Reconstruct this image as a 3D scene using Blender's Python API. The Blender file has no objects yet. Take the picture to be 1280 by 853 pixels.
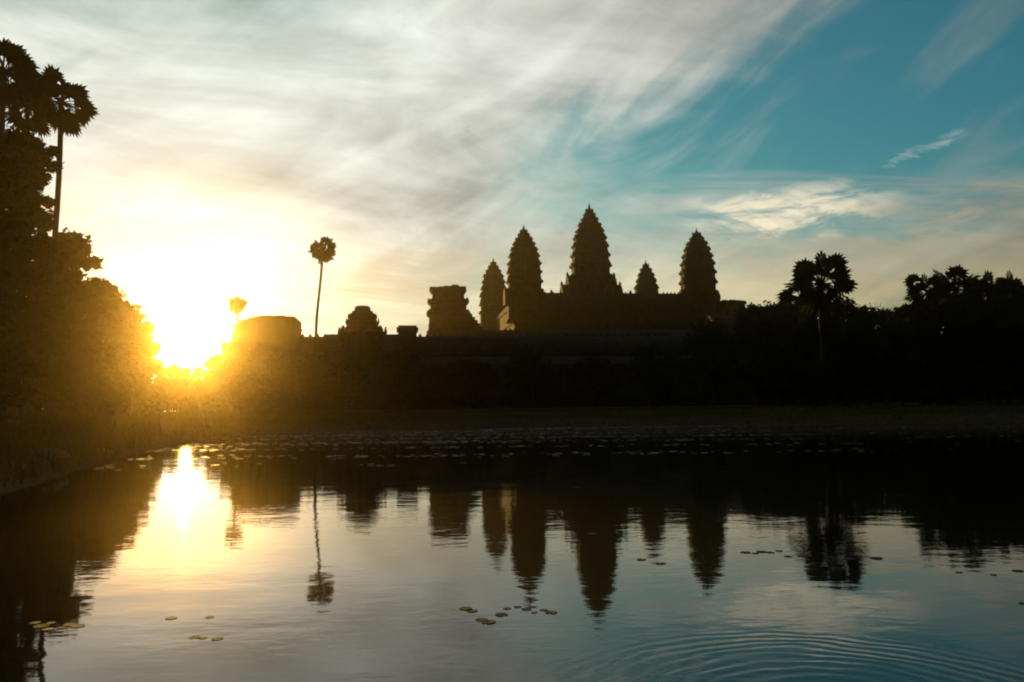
import bpy, bmesh, math, random
import numpy as np
from mathutils import Vector, Matrix

R = math.radians
rng = np.random.default_rng(7)
random.seed(7)
scene = bpy.context.scene
COL = scene.collection

# ------------------------------------------------------------------ camera
CAM_Z = 1.1
F = 1000.0                                    # focal length in pixels of a 1280-wide frame
PITCH, ROLL = R(4.66), R(-0.75)
cam_d = bpy.data.cameras.new('camera')
cam = bpy.data.objects.new('camera', cam_d)
COL.objects.link(cam)
cam_d.sensor_width = 36.0
cam_d.lens = 36.0 * F / 1280.0
cam_d.clip_start = 0.05
cam_d.clip_end = 5000
CAM_M = Matrix.Rotation(math.pi / 2 + PITCH, 3, 'X') @ Matrix.Rotation(ROLL, 3, 'Z')
cam.matrix_world = Matrix.Translation((0, 0, CAM_Z)) @ CAM_M.to_4x4()
scene.camera = cam


def P(px, py, Y):
    """point at forward distance Y (metres) seen at photo pixel px, py"""
    d = CAM_M @ Vector(((px - 640) / F, (426.5 - py) / F, -1))
    return Vector((0, 0, CAM_Z)) + d * (Y / d.y)


def direction(px, py):
    return (CAM_M @ Vector(((px - 640) / F, (426.5 - py) / F, -1))).normalized()


SUN = direction(234, 428)
SUN_EL = math.asin(SUN.z)
SUN_AZ = math.atan2(SUN.x, SUN.y)

scene.render.engine = 'CYCLES'
scene.view_settings.view_transform = 'Standard'
scene.view_settings.look = 'None'
scene.view_settings.exposure = 0.0
scene.view_settings.gamma = 1.0
scene.view_settings.use_curve_mapping = False
cy = scene.cycles
cy.filter_width = 2.0
cy.use_denoising = True
cy.max_bounces = 6
cy.transparent_max_bounces = 6
cy.volume_bounces = 0
cy.diffuse_bounces = 2
cy.glossy_bounces = 3
cy.caustics_reflective = False
cy.caustics_refractive = False


# ------------------------------------------------------------------ node helper
class NT:
    def __init__(self, tree):
        self.t = tree
        self.n = tree.nodes
        self.l = tree.links

    def new(self, kind, **kw):
        nd = self.n.new(kind)
        for k, v in kw.items():
            setattr(nd, k, v)
        return nd

    def put(self, sock, v):
        if isinstance(v, bpy.types.NodeSocket):
            self.l.new(v, sock)
        elif isinstance(v, (tuple, list, Vector)) and sock.type == 'RGBA' and len(v) == 3:
            sock.default_value = (*v, 1)
        else:
            sock.default_value = v

    def m(self, op, a, b=0.0, c=0.0, clamp=False):
        nd = self.new('ShaderNodeMath', operation=op, use_clamp=clamp)
        self.put(nd.inputs[0], a)
        self.put(nd.inputs[1], b)
        if len(nd.inputs) > 2:
            self.put(nd.inputs[2], c)
        return nd.outputs[0]

    def add(self, a, b): return self.m('ADD', a, b)
    def sub(self, a, b): return self.m('SUBTRACT', a, b)
    def mul(self, a, b): return self.m('MULTIPLY', a, b)
    def div(self, a, b): return self.m('DIVIDE', a, b)

    def ss(self, v, lo, hi, t0=0.0, t1=1.0):
        nd = self.new('ShaderNodeMapRange', interpolation_type='SMOOTHSTEP')
        self.put(nd.inputs[0], v)
        for i, q in enumerate((lo, hi, t0, t1)):
            self.put(nd.inputs[1 + i], q)
        return nd.outputs[0]

    def mix(self, f, a, b, blend='MIX'):
        nd = self.new('ShaderNodeMix', data_type='RGBA', blend_type=blend)
        self.put(nd.inputs[0], f)
        self.put(nd.inputs[6], a)
        self.put(nd.inputs[7], b)
        return nd.outputs[2]

    def scale(self, col, f):
        nd = self.new('ShaderNodeVectorMath', operation='SCALE')
        self.put(nd.inputs[0], col)
        self.put(nd.inputs[3], f)
        return nd.outputs[0]

    def vadd(self, a, b):
        nd = self.new('ShaderNodeVectorMath', operation='ADD')
        self.put(nd.inputs[0], a)
        self.put(nd.inputs[1], b)
        return nd.outputs[0]

    def vmul(self, a, b):
        nd = self.new('ShaderNodeVectorMath', operation='MULTIPLY')
        self.put(nd.inputs[0], a)
        self.put(nd.inputs[1], b)
        return nd.outputs[0]

    def xyz(self, x, y, z=0.0):
        nd = self.new('ShaderNodeCombineXYZ')
        for i, q in enumerate((x, y, z)):
            self.put(nd.inputs[i], q)
        return nd.outputs[0]

    def noise(self, vec, scale, detail=5.0, rough=0.55, dist=0.0):
        nd = self.new('ShaderNodeTexNoise')
        self.put(nd.inputs['Vector'], vec)
        nd.inputs['Scale'].default_value = scale
        nd.inputs['Detail'].default_value = detail
        nd.inputs['Roughness'].default_value = rough
        nd.inputs['Distortion'].default_value = dist
        return nd.outputs[0]


# ------------------------------------------------------------------ world: sky and clouds
world = bpy.data.worlds.new('World')
scene.world = world
world.use_nodes = True
W = NT(world.node_tree)
W.n.clear()
BG = 0.1
K = 1.0 / BG
tc = W.new('ShaderNodeTexCoord')
sep = W.new('ShaderNodeSeparateXYZ')
W.l.new(tc.outputs['Generated'], sep.inputs[0])
x, y, z = sep.outputs
DEG = 180 / math.pi
az = W.mul(W.m('ARCTAN2', x, y), DEG)
el = W.mul(W.m('ARCSINE', z), DEG)
dt = W.new('ShaderNodeVectorMath', operation='DOT_PRODUCT')
W.l.new(tc.outputs['Generated'], dt.inputs[0])
dt.inputs[1].default_value = SUN
ang = W.mul(W.m('ARCCOSINE', W.m('MINIMUM', dt.outputs['Value'], 0.9999999)), DEG)

sky = W.new('ShaderNodeTexSky')
sky.sky_type = 'NISHITA'
sky.sun_disc = False
sky.sun_elevation = SUN_EL
sky.sun_rotation = SUN_AZ
sky.air_density = 1.0
sky.dust_density = 1.6
sky.ozone_density = 3.0

zz = W.add(W.m('MAXIMUM', z, 0.0), 0.13)
u, v = W.div(x, zz), W.div(y, zz)
# cloud plane turned so that its streaks run from the sun's side up to the right
ca, sa = math.cos(R(32)), math.sin(R(32))
us = W.add(W.mul(u, ca), W.mul(v, sa))
vs = W.sub(W.mul(v, ca), W.mul(u, sa))
n1 = W.noise(W.xyz(u, v, 3.1), 0.75, 7, 0.56, 0.5)
n2 = W.noise(W.xyz(W.mul(us, 0.42), W.mul(vs, 1.5), 1.7), 1.15, 9, 0.62, 0.9)
n3 = W.noise(W.xyz(W.mul(u, 0.6), W.mul(v, 2.2), 8.0), 1.3, 8, 0.6, 0.5)
d1, d2, d3 = W.sub(n1, 0.5), W.sub(n2, 0.5), W.sub(n3, 0.5)

aa = W.add(W.mul(az, 0.87), W.mul(el, 0.50)); ac = W.sub(W.mul(el, 0.87), W.mul(az, 0.50))
n5 = W.noise(W.xyz(W.mul(aa, 0.055), W.mul(ac, 0.20), 2.2), 1.0, 7, 0.52, 1.0)
n6 = W.noise(W.xyz(W.mul(az, 0.05), W.mul(el, 0.17), 4.4), 1.0, 7, 0.58, 0.8)
d5, d6 = W.sub(n5, 0.5), W.sub(n6, 0.5)
elw = W.add(el, W.add(W.mul(d1, 9.0), W.mul(d2, 9.0)))
azw = W.add(az, W.mul(d1, 16.0))
el1 = W.add(W.mul(az, 0.36), 17.6)            # lower edge of the high cloud sheet
el2 = W.sub(15.2, W.mul(az, 0.10))            # upper edge of the low cloud bank
clear = W.mul(W.ss(W.sub(elw, el2), -4.5, 2.0),
              W.mul(W.ss(W.add(W.sub(elw, el1), W.mul(W.sub(n5, 0.5), 9.0)), -4.5, 3.5, 1.0, 0.0), W.ss(azw, -6.0, 6.0)))
# thin bluish windows high on the left
gap = W.mul(W.ss(W.add(el, W.mul(d2, 14.0)), 21.0, 31.0), W.ss(W.add(az, W.mul(d1, 20.0)), -20.0, -6.0, 1.0, 0.0))
clear = W.m('MAXIMUM', clear, W.mul(gap, 0.62))

# wisps drifting in the open blue, and broken cloud on the low right
wisp = W.m('MAXIMUM', W.mul(W.ss(n3, 0.52, 0.70), W.ss(el, 18.5, 12.0)), W.mul(W.ss(n5, 0.44, 0.74), 0.55))
clear = W.mul(clear, W.sub(1.0, W.mul(wisp, 0.75)))

nish = W.vmul(sky.outputs[0], (0.36, 0.95, 0.76))
blue = W.scale(nish, 1.7)

lum = W.add(0.60, W.add(W.mul(W.m('EXPONENT', W.mul(ang, -1 / 18.0)), 0.48),
                        W.mul(W.m('EXPONENT', W.mul(ang, -1 / 6.0)), 0.35)))
n4 = W.noise(W.xyz(W.mul(us, 0.9), W.mul(vs, 3.4), 5.5), 2.1, 9, 0.62, 0.7)
d4 = W.sub(n4, 0.5)
tex = W.add(W.add(W.mul(d5, 0.75), W.mul(d6, 1.6)), W.add(W.mul(d2, 0.20), W.add(W.mul(d1, 0.5), W.mul(d4, 0.3))))
lum = W.mul(W.mul(lum, W.m('MAXIMUM', W.add(1.0, tex), 0.35)), W.ss(ang, 56.0, 24.0, 0.50, 1.0))
low = W.ss(el, 14.5, 5.0)
tint = W.mix(low, (1.0, 1.01, 0.92), (1.08, 0.92, 0.50))
warm = W.m('EXPONENT', W.mul(ang, -1 / 16.0))
tint = W.mix(W.mul(warm, 0.95), tint, (0.78, 0.97, 0.93))
cloud = W.scale(W.scale(tint, lum), K)


def patch(az0, el0, wa, we, tilt, lo, hi, dens):
    """a separate cloud lying at one bearing and height in the sky"""
    a = W.add(W.sub(az, az0), W.mul(d3, 9.0)); e = W.add(W.sub(el, el0), W.add(W.mul(d4, 2.2), W.mul(d6, 3.0)))
    e = W.sub(e, W.mul(a, tilt))
    q = W.add(W.m('POWER', W.m('ABSOLUTE', W.div(a, wa)), 2.0), W.m('POWER', W.m('ABSOLUTE', W.div(e, we)), 2.0))
    return W.mul(W.mul(W.ss(q, hi, lo), dens), W.ss(W.add(W.mul(n4, 0.6), W.mul(n6, 0.4)), 0.36, 0.56))


clear = W.m('MAXIMUM', clear, W.mul(W.mul(W.ss(n5, 0.48, 0.30), W.ss(ang, 10.0, 26.0)), 0.30))
skyc = W.mix(clear, cloud, blue)
n7 = W.noise(W.xyz(W.mul(az, 0.20), W.mul(el, 0.75), 6.1), 1.0, 9, 0.60, 0.6)
brk = W.ss(n7, 0.40, 0.60)
skyc = W.mix(patch(19.5, 12.8, 8.0, 2.0, 0.02, 0.0, 1.3, brk), skyc, W.scale((0.98, 0.88, 0.64), K))
skyc = W.mix(patch(29.0, 11.0, 14.0, 2.6, 0.12, 0.0, 1.4, W.mul(brk, 0.6)), skyc, W.scale((0.44, 0.38, 0.27), K))
skyc = W.mix(patch(27.4, 15.9, 1.9, 0.40, 0.30, -0.2, 1.6, W.mul(brk, 0.6)), skyc, W.scale((0.70, 0.72, 0.66), K))
skyc = W.mix(patch(-7.0, 9.0, 6.5, 2.4, 0.12, 0.0, 1.4, 0.55), skyc, W.scale((0.50, 0.42, 0.28), K))
skyc = W.mix(patch(-20.0, 15.6, 4.5, 2.0, -0.1, 0.0, 1.4, 0.45), skyc, W.scale((0.52, 0.53, 0.45), K))
# brightness of the air close round the sun, and the sun's own disc
aure = W.add(W.mul(W.m('EXPONENT', W.mul(ang, -1 / 1.0)), 5.0), W.mul(W.m('EXPONENT', W.mul(ang, -1 / 4.5)), 0.30))
disc = W.mul(W.ss(ang, 0.40, 0.26), 120.0)
glow = W.scale((1.0, 0.90, 0.66), W.mul(W.add(aure, disc), K))
total = W.vadd(skyc, glow)
# the unseen sky away from the sunrise is dimmed to keep ambient light low, and nothing below the horizon shines
dim = W.mul(W.ss(y, -0.25, 0.65, 0.14, 1.0), W.ss(z, -0.06, 0.0, 0.25, 1.0))
total = W.scale(total, dim)
bg = W.new('ShaderNodeBackground')
bg.inputs[1].default_value = BG
W.l.new(total, bg.inputs[0])
wo = W.new('ShaderNodeOutputWorld')
W.l.new(bg.outputs[0], wo.inputs[0])
world.cycles.sampling_method = 'MANUAL'
world.cycles.sample_map_resolution = 2048

# ------------------------------------------------------------------ sun
sd_ = bpy.data.lights.new('sun', 'SUN')
sd_.energy = 5.0
sd_.angle = R(0.5)
sd_.color = (1.0, 0.60, 0.13)
sun = bpy.data.objects.new('sun', sd_)
COL.objects.link(sun)
sun.rotation_euler = (-SUN).to_track_quat('-Z', 'Y').to_euler()
sun.location = SUN * 60 + Vector((0, 0, 5))


# ------------------------------------------------------------------ object helpers
def tag(o, label=None, cat=None, group=None, kind=None):
    if label: o['label'] = label
    if cat: o['category'] = cat
    if group: o['group'] = group
    if kind: o['kind'] = kind
    return o


def empty(name, loc=(0, 0, 0), rz=0.0):
    o = bpy.data.objects.new(name, None)
    o.empty_display_size = 0.5
    o.location = loc
    o.rotation_euler = (0, 0, rz)
    COL.objects.link(o)
    return o


def link(name, me, mat, parent=None, loc=None, rz=0.0):
    o = bpy.data.objects.new(name, me)
    if mat and not me.materials:
        me.materials.append(mat)
    COL.objects.link(o)
    if parent: o.parent = parent
    if loc is not None: o.location = loc
    if rz: o.rotation_euler = (0, 0, rz)
    return o


def mesh_np(name, verts, nper):
    """faces of nper consecutive vertices each, fast"""
    verts = np.asarray(verts, dtype=np.float32).reshape(-1, 3)
    me = bpy.data.meshes.new(name)
    nv = len(verts)
    nf = nv // nper
    me.vertices.add(nv)
    me.vertices.foreach_set('co', verts.ravel())
    me.loops.add(nf * nper)
    me.loops.foreach_set('vertex_index', np.arange(nf * nper, dtype=np.int32))
    me.polygons.add(nf)
    me.polygons.foreach_set('loop_start', np.arange(0, nf * nper, nper, dtype=np.int32))
    me.polygons.foreach_set('loop_total', np.full(nf, nper, dtype=np.int32))
    me.update()
    me.validate()
    return me


class MB:
    """collects vertices and faces of one mesh"""
    def __init__(self):
        self.v, self.f = [], []

    def rings(self, rings, cap=True, closed=True):
        b = len(self.v)
        n = len(rings[0])
        for r in rings: self.v += [tuple(q) for q in r]
        for k in range(len(rings) - 1):
            for i in range(n if closed else n - 1):
                j = (i + 1) % n
                self.f.append((b + k * n + i, b + k * n + j, b + (k + 1) * n + j, b + (k + 1) * n + i))
        if cap:
            self.f.append(tuple(b + i for i in reversed(range(n))))
            self.f.append(tuple(b + (len(rings) - 1) * n + i for i in range(n)))

    def box(self, x0, x1, y0, y1, z0, z1, taper=0.0):
        a = [(x0, y0), (x1, y0), (x1, y1), (x0, y1)]
        cx, cy_ = (x0 + x1) / 2, (y0 + y1) / 2
        t = [(cx + (p - cx) * (1 - taper), cy_ + (q - cy_) * (1 - taper)) for p, q in a]
        self.rings([[(p, q, z0) for p, q in a], [(p, q, z1) for p, q in t]])

    def tube(self, pts, rad, n=8):
        rr = []
        for i, p in enumerate(pts):
            p = Vector(p)
            a = Vector(pts[max(i - 1, 0)]); c = Vector(pts[min(i + 1, len(pts) - 1)])
            t = (c - a).normalized()
            s = t.orthogonal().normalized() if i == 0 else (s - t * s.dot(t)).normalized()
            w = t.cross(s)
            rr.append([p + (s * math.cos(2 * math.pi * k / n) + w * math.sin(2 * math.pi * k / n)) * rad[i] for k in range(n)])
        self.rings(rr)

    def spike(self, c, w, h, dx, dy):
        """leaf-shaped stone antefix standing at c, facing (dx, dy)"""
        cx, cy_, cz = c
        l = math.hypot(dx, dy) or 1
        dx, dy = dx / l, dy / l
        tx, ty = -dy, dx
        t = w * 0.28
        out = [(-0.5, 0), (-0.55, .35), (-0.3, .7), (0, 1), (0.3, .7), (.55, .35), (.5, 0)]
        b = len(self.v)
        for s in (-1, 1):
            for a, k in out:
                self.v.append((cx + tx * a * w + dx * t * s * (1 - .6 * k), cy_ + ty * a * w + dy * t * s * (1 - .6 * k), cz + k * h))
        n = len(out)
        self.f.append(tuple(b + i for i in range(n)))
        self.f.append(tuple(b + n + i for i in reversed(range(n))))
        for i in range(n):
            j = (i + 1) % n
            self.f.append((b + j, b + i, b + n + i, b + n + j))

    def mesh(self, name):
        me = bpy.data.meshes.new(name)
        me.from_pydata(self.v, [], self.f)
        me.validate()
        me.update()
        bm = bmesh.new(); bm.from_mesh(me)
        bmesh.ops.recalc_face_normals(bm, faces=bm.faces)
        bm.to_mesh(me); bm.free()
        return me

    def obj(self, name, mat, parent=None, loc=None, rz=0.0):
        return link(name, self.mesh(name), mat, parent, loc, rz)


# ------------------------------------------------------------------ materials
def material(name):
    m = bpy.data.materials.new(name)
    m.use_nodes = True
    t = NT(m.node_tree)
    return m, t, t.n['Principled BSDF']


def simple(name, c0, c1, scale, rough=0.9, bump=0.0, spec=0.3, detail=6, stretch=(1, 1, 1)):
    m, t, b = material(name)
    g = t.new('ShaderNodeTexCoord')
    vec = t.vmul(g.outputs['Object'], stretch)
    n = t.noise(vec, scale, detail, 0.6)
    t.put(b.inputs['Base Color'], t.mix(t.ss(n, 0.3, 0.7), c0, c1))
    b.inputs['Roughness'].default_value = rough
    b.inputs['Specular IOR Level'].default_value = spec
    if bump:
        bp = t.new('ShaderNodeBump')
        bp.inputs['Strength'].default_value = 0.8
        bp.inputs['Distance'].default_value = bump
        t.l.new(n, bp.inputs['Height'])
        t.l.new(bp.outputs[0], b.inputs['Normal'])
    return m


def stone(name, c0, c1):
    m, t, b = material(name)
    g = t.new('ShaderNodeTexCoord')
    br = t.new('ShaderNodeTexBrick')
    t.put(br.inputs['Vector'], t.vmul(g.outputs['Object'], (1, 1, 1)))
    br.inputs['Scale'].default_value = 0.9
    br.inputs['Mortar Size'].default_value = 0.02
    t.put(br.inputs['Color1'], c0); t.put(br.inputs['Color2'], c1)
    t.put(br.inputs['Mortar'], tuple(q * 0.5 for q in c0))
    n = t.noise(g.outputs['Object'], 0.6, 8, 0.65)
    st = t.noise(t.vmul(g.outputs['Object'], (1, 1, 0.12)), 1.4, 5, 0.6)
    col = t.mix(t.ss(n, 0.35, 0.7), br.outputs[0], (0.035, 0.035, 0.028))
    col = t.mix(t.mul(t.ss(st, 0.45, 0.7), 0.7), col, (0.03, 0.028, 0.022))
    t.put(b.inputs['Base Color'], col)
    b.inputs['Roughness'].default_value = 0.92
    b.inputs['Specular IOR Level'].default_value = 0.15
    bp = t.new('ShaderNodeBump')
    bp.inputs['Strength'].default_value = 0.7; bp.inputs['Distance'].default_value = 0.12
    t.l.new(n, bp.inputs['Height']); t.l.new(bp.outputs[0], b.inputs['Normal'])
    return m


def leaf(name, c0, c1, trans=0.04):
    m, t, b = material(name)
    g = t.new('ShaderNodeNewGeometry')
    n = t.noise(g.outputs['Position'], 0.8, 3, 0.6)
    col = t.mix(t.ss(n, 0.35, 0.65), c0, c1)
    t.put(b.inputs['Base Color'], col)
    b.inputs['Roughness'].default_value = 0.7
    b.inputs['Specular IOR Level'].default_value = 0.0
    tr = t.new('ShaderNodeBsdfTranslucent')
    t.put(tr.inputs[0], col)
    mx = t.new('ShaderNodeMixShader')
    mx.inputs[0].default_value = trans
    t.l.new(b.outputs[0], mx.inputs[1]); t.l.new(tr.outputs[0], mx.inputs[2])
    t.l.new(mx.outputs[0], t.n['Material Output'].inputs[0])
    return m


M = {
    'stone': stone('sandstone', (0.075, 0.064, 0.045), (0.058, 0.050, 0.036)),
    'stone_dark': stone('dark_sandstone', (0.062, 0.054, 0.04), (0.05, 0.044, 0.033)),
    'leaf_dark': leaf('dark_leaves', (0.022, 0.030, 0.010), (0.035, 0.045, 0.016)),
    'leaf_mid': leaf('mid_leaves', (0.030, 0.040, 0.013), (0.045, 0.055, 0.020)),
    'palm': leaf('palm_leaves', (0.030, 0.036, 0.014), (0.045, 0.048, 0.020)),
    'bark': simple('bark', (0.05, 0.04, 0.03), (0.09, 0.075, 0.055), 6, 0.95, 0.02, stretch=(1, 1, 0.3)),
    'palm_bark': simple('palm_bark', (0.022, 0.019, 0.015), (0.038, 0.033, 0.027), 5, 0.95, 0.02, stretch=(0.4, 0.4, 3)),
    'pad': simple('lily_pad', (0.040, 0.050, 0.018), (0.065, 0.070, 0.025), 9, 0.55, 0.0, 0.3),
    'pad_near': simple('near_lily_pad', (0.040, 0.045, 0.018), (0.060, 0.062, 0.025), 9, 0.75, 0.0, 0.1),
    'grass': leaf('grass_blades', (0.040, 0.040, 0.011), (0.060, 0.056, 0.017), 0.2),
    'rock': simple('rock', (0.07, 0.06, 0.05), (0.12, 0.105, 0.085), 4, 0.95, 0.05),
}

# ground: grass, with bare soil where the bank drops to the water
m, t, b = material('ground_soil_and_grass')
g = t.new('ShaderNodeNewGeometry')
s3 = t.new('ShaderNodeSeparateXYZ'); t.l.new(g.outputs['Position'], s3.inputs[0])
n = t.noise(g.outputs['Position'], 0.35, 8, 0.65)
nf = t.noise(g.outputs['Position'], 3.0, 6, 0.7)
gr = t.mix(nf, (0.030, 0.030, 0.009), (0.060, 0.054, 0.018))
gr = t.mix(t.ss(n, 0.45, 0.65), gr, (0.070, 0.056, 0.028))
so = t.mix(nf, (0.06, 0.045, 0.028), (0.12, 0.092, 0.06))
t.put(b.inputs['Base Color'], t.mix(t.ss(t.add(s3.outputs[2], t.mul(t.sub(n, 0.5), 0.5)), 0.25, 0.55), so, gr))
b.inputs['Roughness'].default_value = 0.95
b.inputs['Specular IOR Level'].default_value = 0.0
bp = t.new('ShaderNodeBump'); bp.inputs['Strength'].default_value = 1.0; bp.inputs['Distance'].default_value = 0.10
t.l.new(nf, bp.inputs['Height']); t.l.new(bp.outputs[0], b.inputs['Normal'])
M['ground'] = m

# pond water: dark, calm, a slow swell, fine wind wrinkles and one set of rings
RIP = (1.12, 2.80)
m, t, b = material('pond_water')
g = t.new('ShaderNodeNewGeometry')
s3 = t.new('ShaderNodeSeparateXYZ'); t.l.new(g.outputs['Position'], s3.inputs[0])
px_, py_ = s3.outputs[0], s3.outputs[1]
nA = t.noise(t.vmul(g.outputs['Position'], (1.0, 1.6, 1)), 1.1, 3, 0.5)
nB = t.noise(t.vmul(g.outputs['Position'], (1.0, 2.0, 1)), 5.0, 3, 0.55)
calm = t.ss(t.noise(t.vmul(g.outputs['Position'], (0.5, 1.3, 1)), 0.35, 3, 0.5), 0.38, 0.66, 0.25, 1.0)
h = t.add(t.mul(nA, 0.0030), t.mul(t.mul(nB, calm), 0.0016))
rx, ry = t.sub(px_, RIP[0]), t.sub(py_, RIP[1])
rad = t.m('SQRT', t.add(t.mul(rx, rx), t.mul(ry, ry)))
radn = t.add(rad, t.add(t.mul(t.sub(nA, 0.5), 0.30), t.mul(t.sub(nB, 0.5), 0.05)))
env = t.mul(t.ss(rad, 0.25, 0.6), t.ss(rad, 1.28, 0.95))
h = t.add(h, t.mul(t.mul(t.m('SINE', t.mul(radn, 2 * math.pi / 0.082)), t.mul(env, t.ss(nA, 0.32, 0.62, 0.35, 1.0))), 0.00055))
bp = t.new('ShaderNodeBump'); bp.inputs['Strength'].default_value = 1.0; bp.inputs['Distance'].default_value = 1.0
t.l.new(h, bp.inputs['Height']); t.l.new(bp.outputs[0], b.inputs['Normal'])
t.put(b.inputs['Base Color'], (0.010, 0.011, 0.006))
b.inputs['Roughness'].default_value = 0.03
b.inputs['IOR'].default_value = 1.44
b.inputs['Specular IOR Level'].default_value = 0.5
M['water'] = m


# ------------------------------------------------------------------ ground and pond
def x_left(yy):
    return np.interp(yy, [-60, 4, 11.3, 14, 23, 32, 45], [-9.5, -7.6, -7.25, -7.8, -10.2, -11.8, -13.0])


def y_far(xx):
    return np.interp(xx, [-20, -11, 0, 20, 60], [34, 36.5, 40, 40, 36])


def vnoise(xx, yy, s, seed):
    r = np.random.default_rng(seed)
    out = np.zeros_like(xx)
    for k in range(7):
        a, f, p = r.uniform(0, 6.28), s * r.uniform(.6, 1.9), r.uniform(0, 6.28)
        out += np.sin((xx * math.cos(a) + yy * math.sin(a)) * f + p)
    return out / 7


def inside(xx, yy):
    d = np.minimum(np.minimum(xx - x_left(yy), 58 - xx), np.minimum(yy - 1.5, y_far(xx) - yy))
    return d + 0.55 * vnoise(xx, yy, 0.9, 3) + 0.22 * vnoise(xx, yy, 3.1, 5)


def height(xx, yy):
    xx = np.asarray(xx, float); yy = np.asarray(yy, float)
    d = inside(xx, yy)
    h = 0.80 * np.tanh(-d / 2.6)
    land = np.clip(-d / 3, 0, 1)
    h = h + land * (0.07 * vnoise(xx, yy, 0.5, 9) + 0.03 * vnoise(xx, yy, 2.2, 11))
    h = np.where((yy < 3) & (xx > -6), np.minimum(h, 0.32), h)
    return h


def axis(lo, hi, mid0, mid1, fine):
    mid = np.arange(mid0, mid1, fine)
    a = mid0 - np.geomspace(fine, mid0 - lo, 26)[::-1]
    c = mid1 + np.geomspace(fine, hi - mid1, 26)
    return np.concatenate([a, mid, c])


gx, gy = axis(-520, 520, -28, 64, 0.45), axis(-60, 352, -2, 48, 0.35)
XX, YY = np.meshgrid(gx, gy)
ZZ = height(XX, YY)
nx, ny = len(gx), len(gy)
me = bpy.data.meshes.new('ground')
idx = np.arange(nx * ny).reshape(ny, nx)
fq = np.stack([idx[:-1, :-1], idx[:-1, 1:], idx[1:, 1:], idx[1:, :-1]], -1).reshape(-1, 4)
me.from_pydata(np.stack([XX, YY, ZZ], -1).reshape(-1, 3).tolist(), [], fq.tolist())
me.polygons.foreach_set('use_smooth', np.ones(len(me.polygons), dtype=bool))
ground = tag(link('ground', me, M['ground']), kind='structure')

w = MB()
w.v = [(-22, -1, 0), (66, -1, 0), (66, 48, 0), (-22, 48, 0)]
w.f = [(0, 1, 2, 3)]
water = tag(w.obj('water', M['water']), kind='structure')

HAZE_BOX = (-530, 530, -65, 358, -3.0, 68.0)
hb = MB(); hb.box(*HAZE_BOX)
hm = bpy.data.materials.new('haze_air')
hm.use_nodes = True
ht = NT(hm.node_tree); ht.n.clear()
vol = ht.new('ShaderNodeVolumePrincipled')
vol.inputs['Color'].default_value = (1.0, 0.75, 0.30, 1)  # golden tint of the air stands in for the veil of lens glare
vol.inputs['Density'].default_value = 0.00027
vol.inputs['Anisotropy'].default_value = 0.94
ho = ht.new('ShaderNodeOutputMaterial')
ht.l.new(vol.outputs[0], ho.inputs['Volume'])
haze = tag(hb.obj('haze', hm), kind='stuff')


# ------------------------------------------------------------------ temple building kit
QUAD = [(1, .36), (.88, .36), (.88, .60), (.75, .60), (.75, .75), (.60, .75), (.60, .88), (.36, .88), (.36, 1)]


def plan(wd, zc, cx=0.0, cy_=0.0):
    out = []
    for q in range(4):
        for a, c in QUAD:
            for _ in range(q): a, c = -c, a
            out.append((cx + a * wd, cy_ + c * wd, zc))
    return out


def prasat(mb, cx, cy_, z0, z_body, z_tip, wd, prof, tiers, cut=None, rag=0.0):
    """body, shrinking tiers with cornices and antefixes; cut = height where a ruined tower ends"""
    rings = [plan(wd * 1.10, z0, cx, cy_), plan(wd * 1.10, z0 + 0.5, cx, cy_), plan(wd, z0 + 0.8, cx, cy_),
             plan(wd * .97, z_body - 1.2, cx, cy_), plan(wd * 1.07, z_body - 0.8, cx, cy_), plan(wd * 1.09, z_body - .3, cx, cy_)]
    H = z_tip - z_body
    hs = np.array([0.88 ** k for k in range(tiers)]); hs = hs / hs.sum() * 0.93 * H
    zc = z_body
    spots = [(0, 1.0, 1)]
    for k in range(tiers):
        hk = hs[k]
        w0 = wd * prof((zc - z_body) / H)
        w1 = wd * prof((zc + hk - z_body) / H)
        wm = (w0 + w1) / 2 * random.uniform(.97, 1.02)
        rings += [plan(w0 * .93, zc, cx, cy_), plan(wm * .93, zc + .55 * hk, cx, cy_), plan(wm * 1.03, zc + .62 * hk, cx, cy_),
                  plan(wm * 1.05, zc + .80 * hk, cx, cy_), plan(w1 * .97, zc + .84 * hk, cx, cy_)]
        # antefixes standing on the cornice, each in front of the tier above
        za = zc + .78 * hk
        for q in range(4):
            for (a, c, s) in ((1, 0, 1.15), (.93, .5, .9), (.78, .78, .8), (.5, .93, .9)):
                for _ in range(q): a, c = -c, a
                if random.random() < 0.16: continue
                mb.spike((cx + a * wm * .92, cy_ + c * wm * .92, za), max(.30 * wm * s, .2), max(.42 * hk * s * random.uniform(.6, 1.15), .2), a, c)
        zc += hk
        if cut and zc > cut: break
    mb.rings(rings)
    return zc


def prof_main(t):
    return float(np.interp(t, [0, .12, .30, .46, .62, .78, .90, 1], [1.0, 1.0, .96, .86, .68, .43, .20, .05]))


def prof_corner(t):
    return float(np.interp(t, [0, .15, .36, .55, .70, .82, .91, 1], [1.0, 1.0, .95, .82, .63, .40, .19, .05]))


def prof_blunt(t):
    return float(np.interp(t, [0, .15, .37, .56, .71, .83, .92, 1], [1.0, 1.0, .96, .83, .63, .40, .19, .05]))


def finial(cx, cy_, z0, h, r):
    mb = MB()
    pr = [(1, 0), (1.15, .12), (.8, .22), (.95, .34), (.6, .46), (.7, .56), (.35, .7), (.12, 1)]
    mb.rings([[(cx + r * a * math.cos(i * .7854), cy_ + r * a * math.sin(i * .7854), z0 + h * k) for i in range(8)] for a, k in pr])
    return mb


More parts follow.
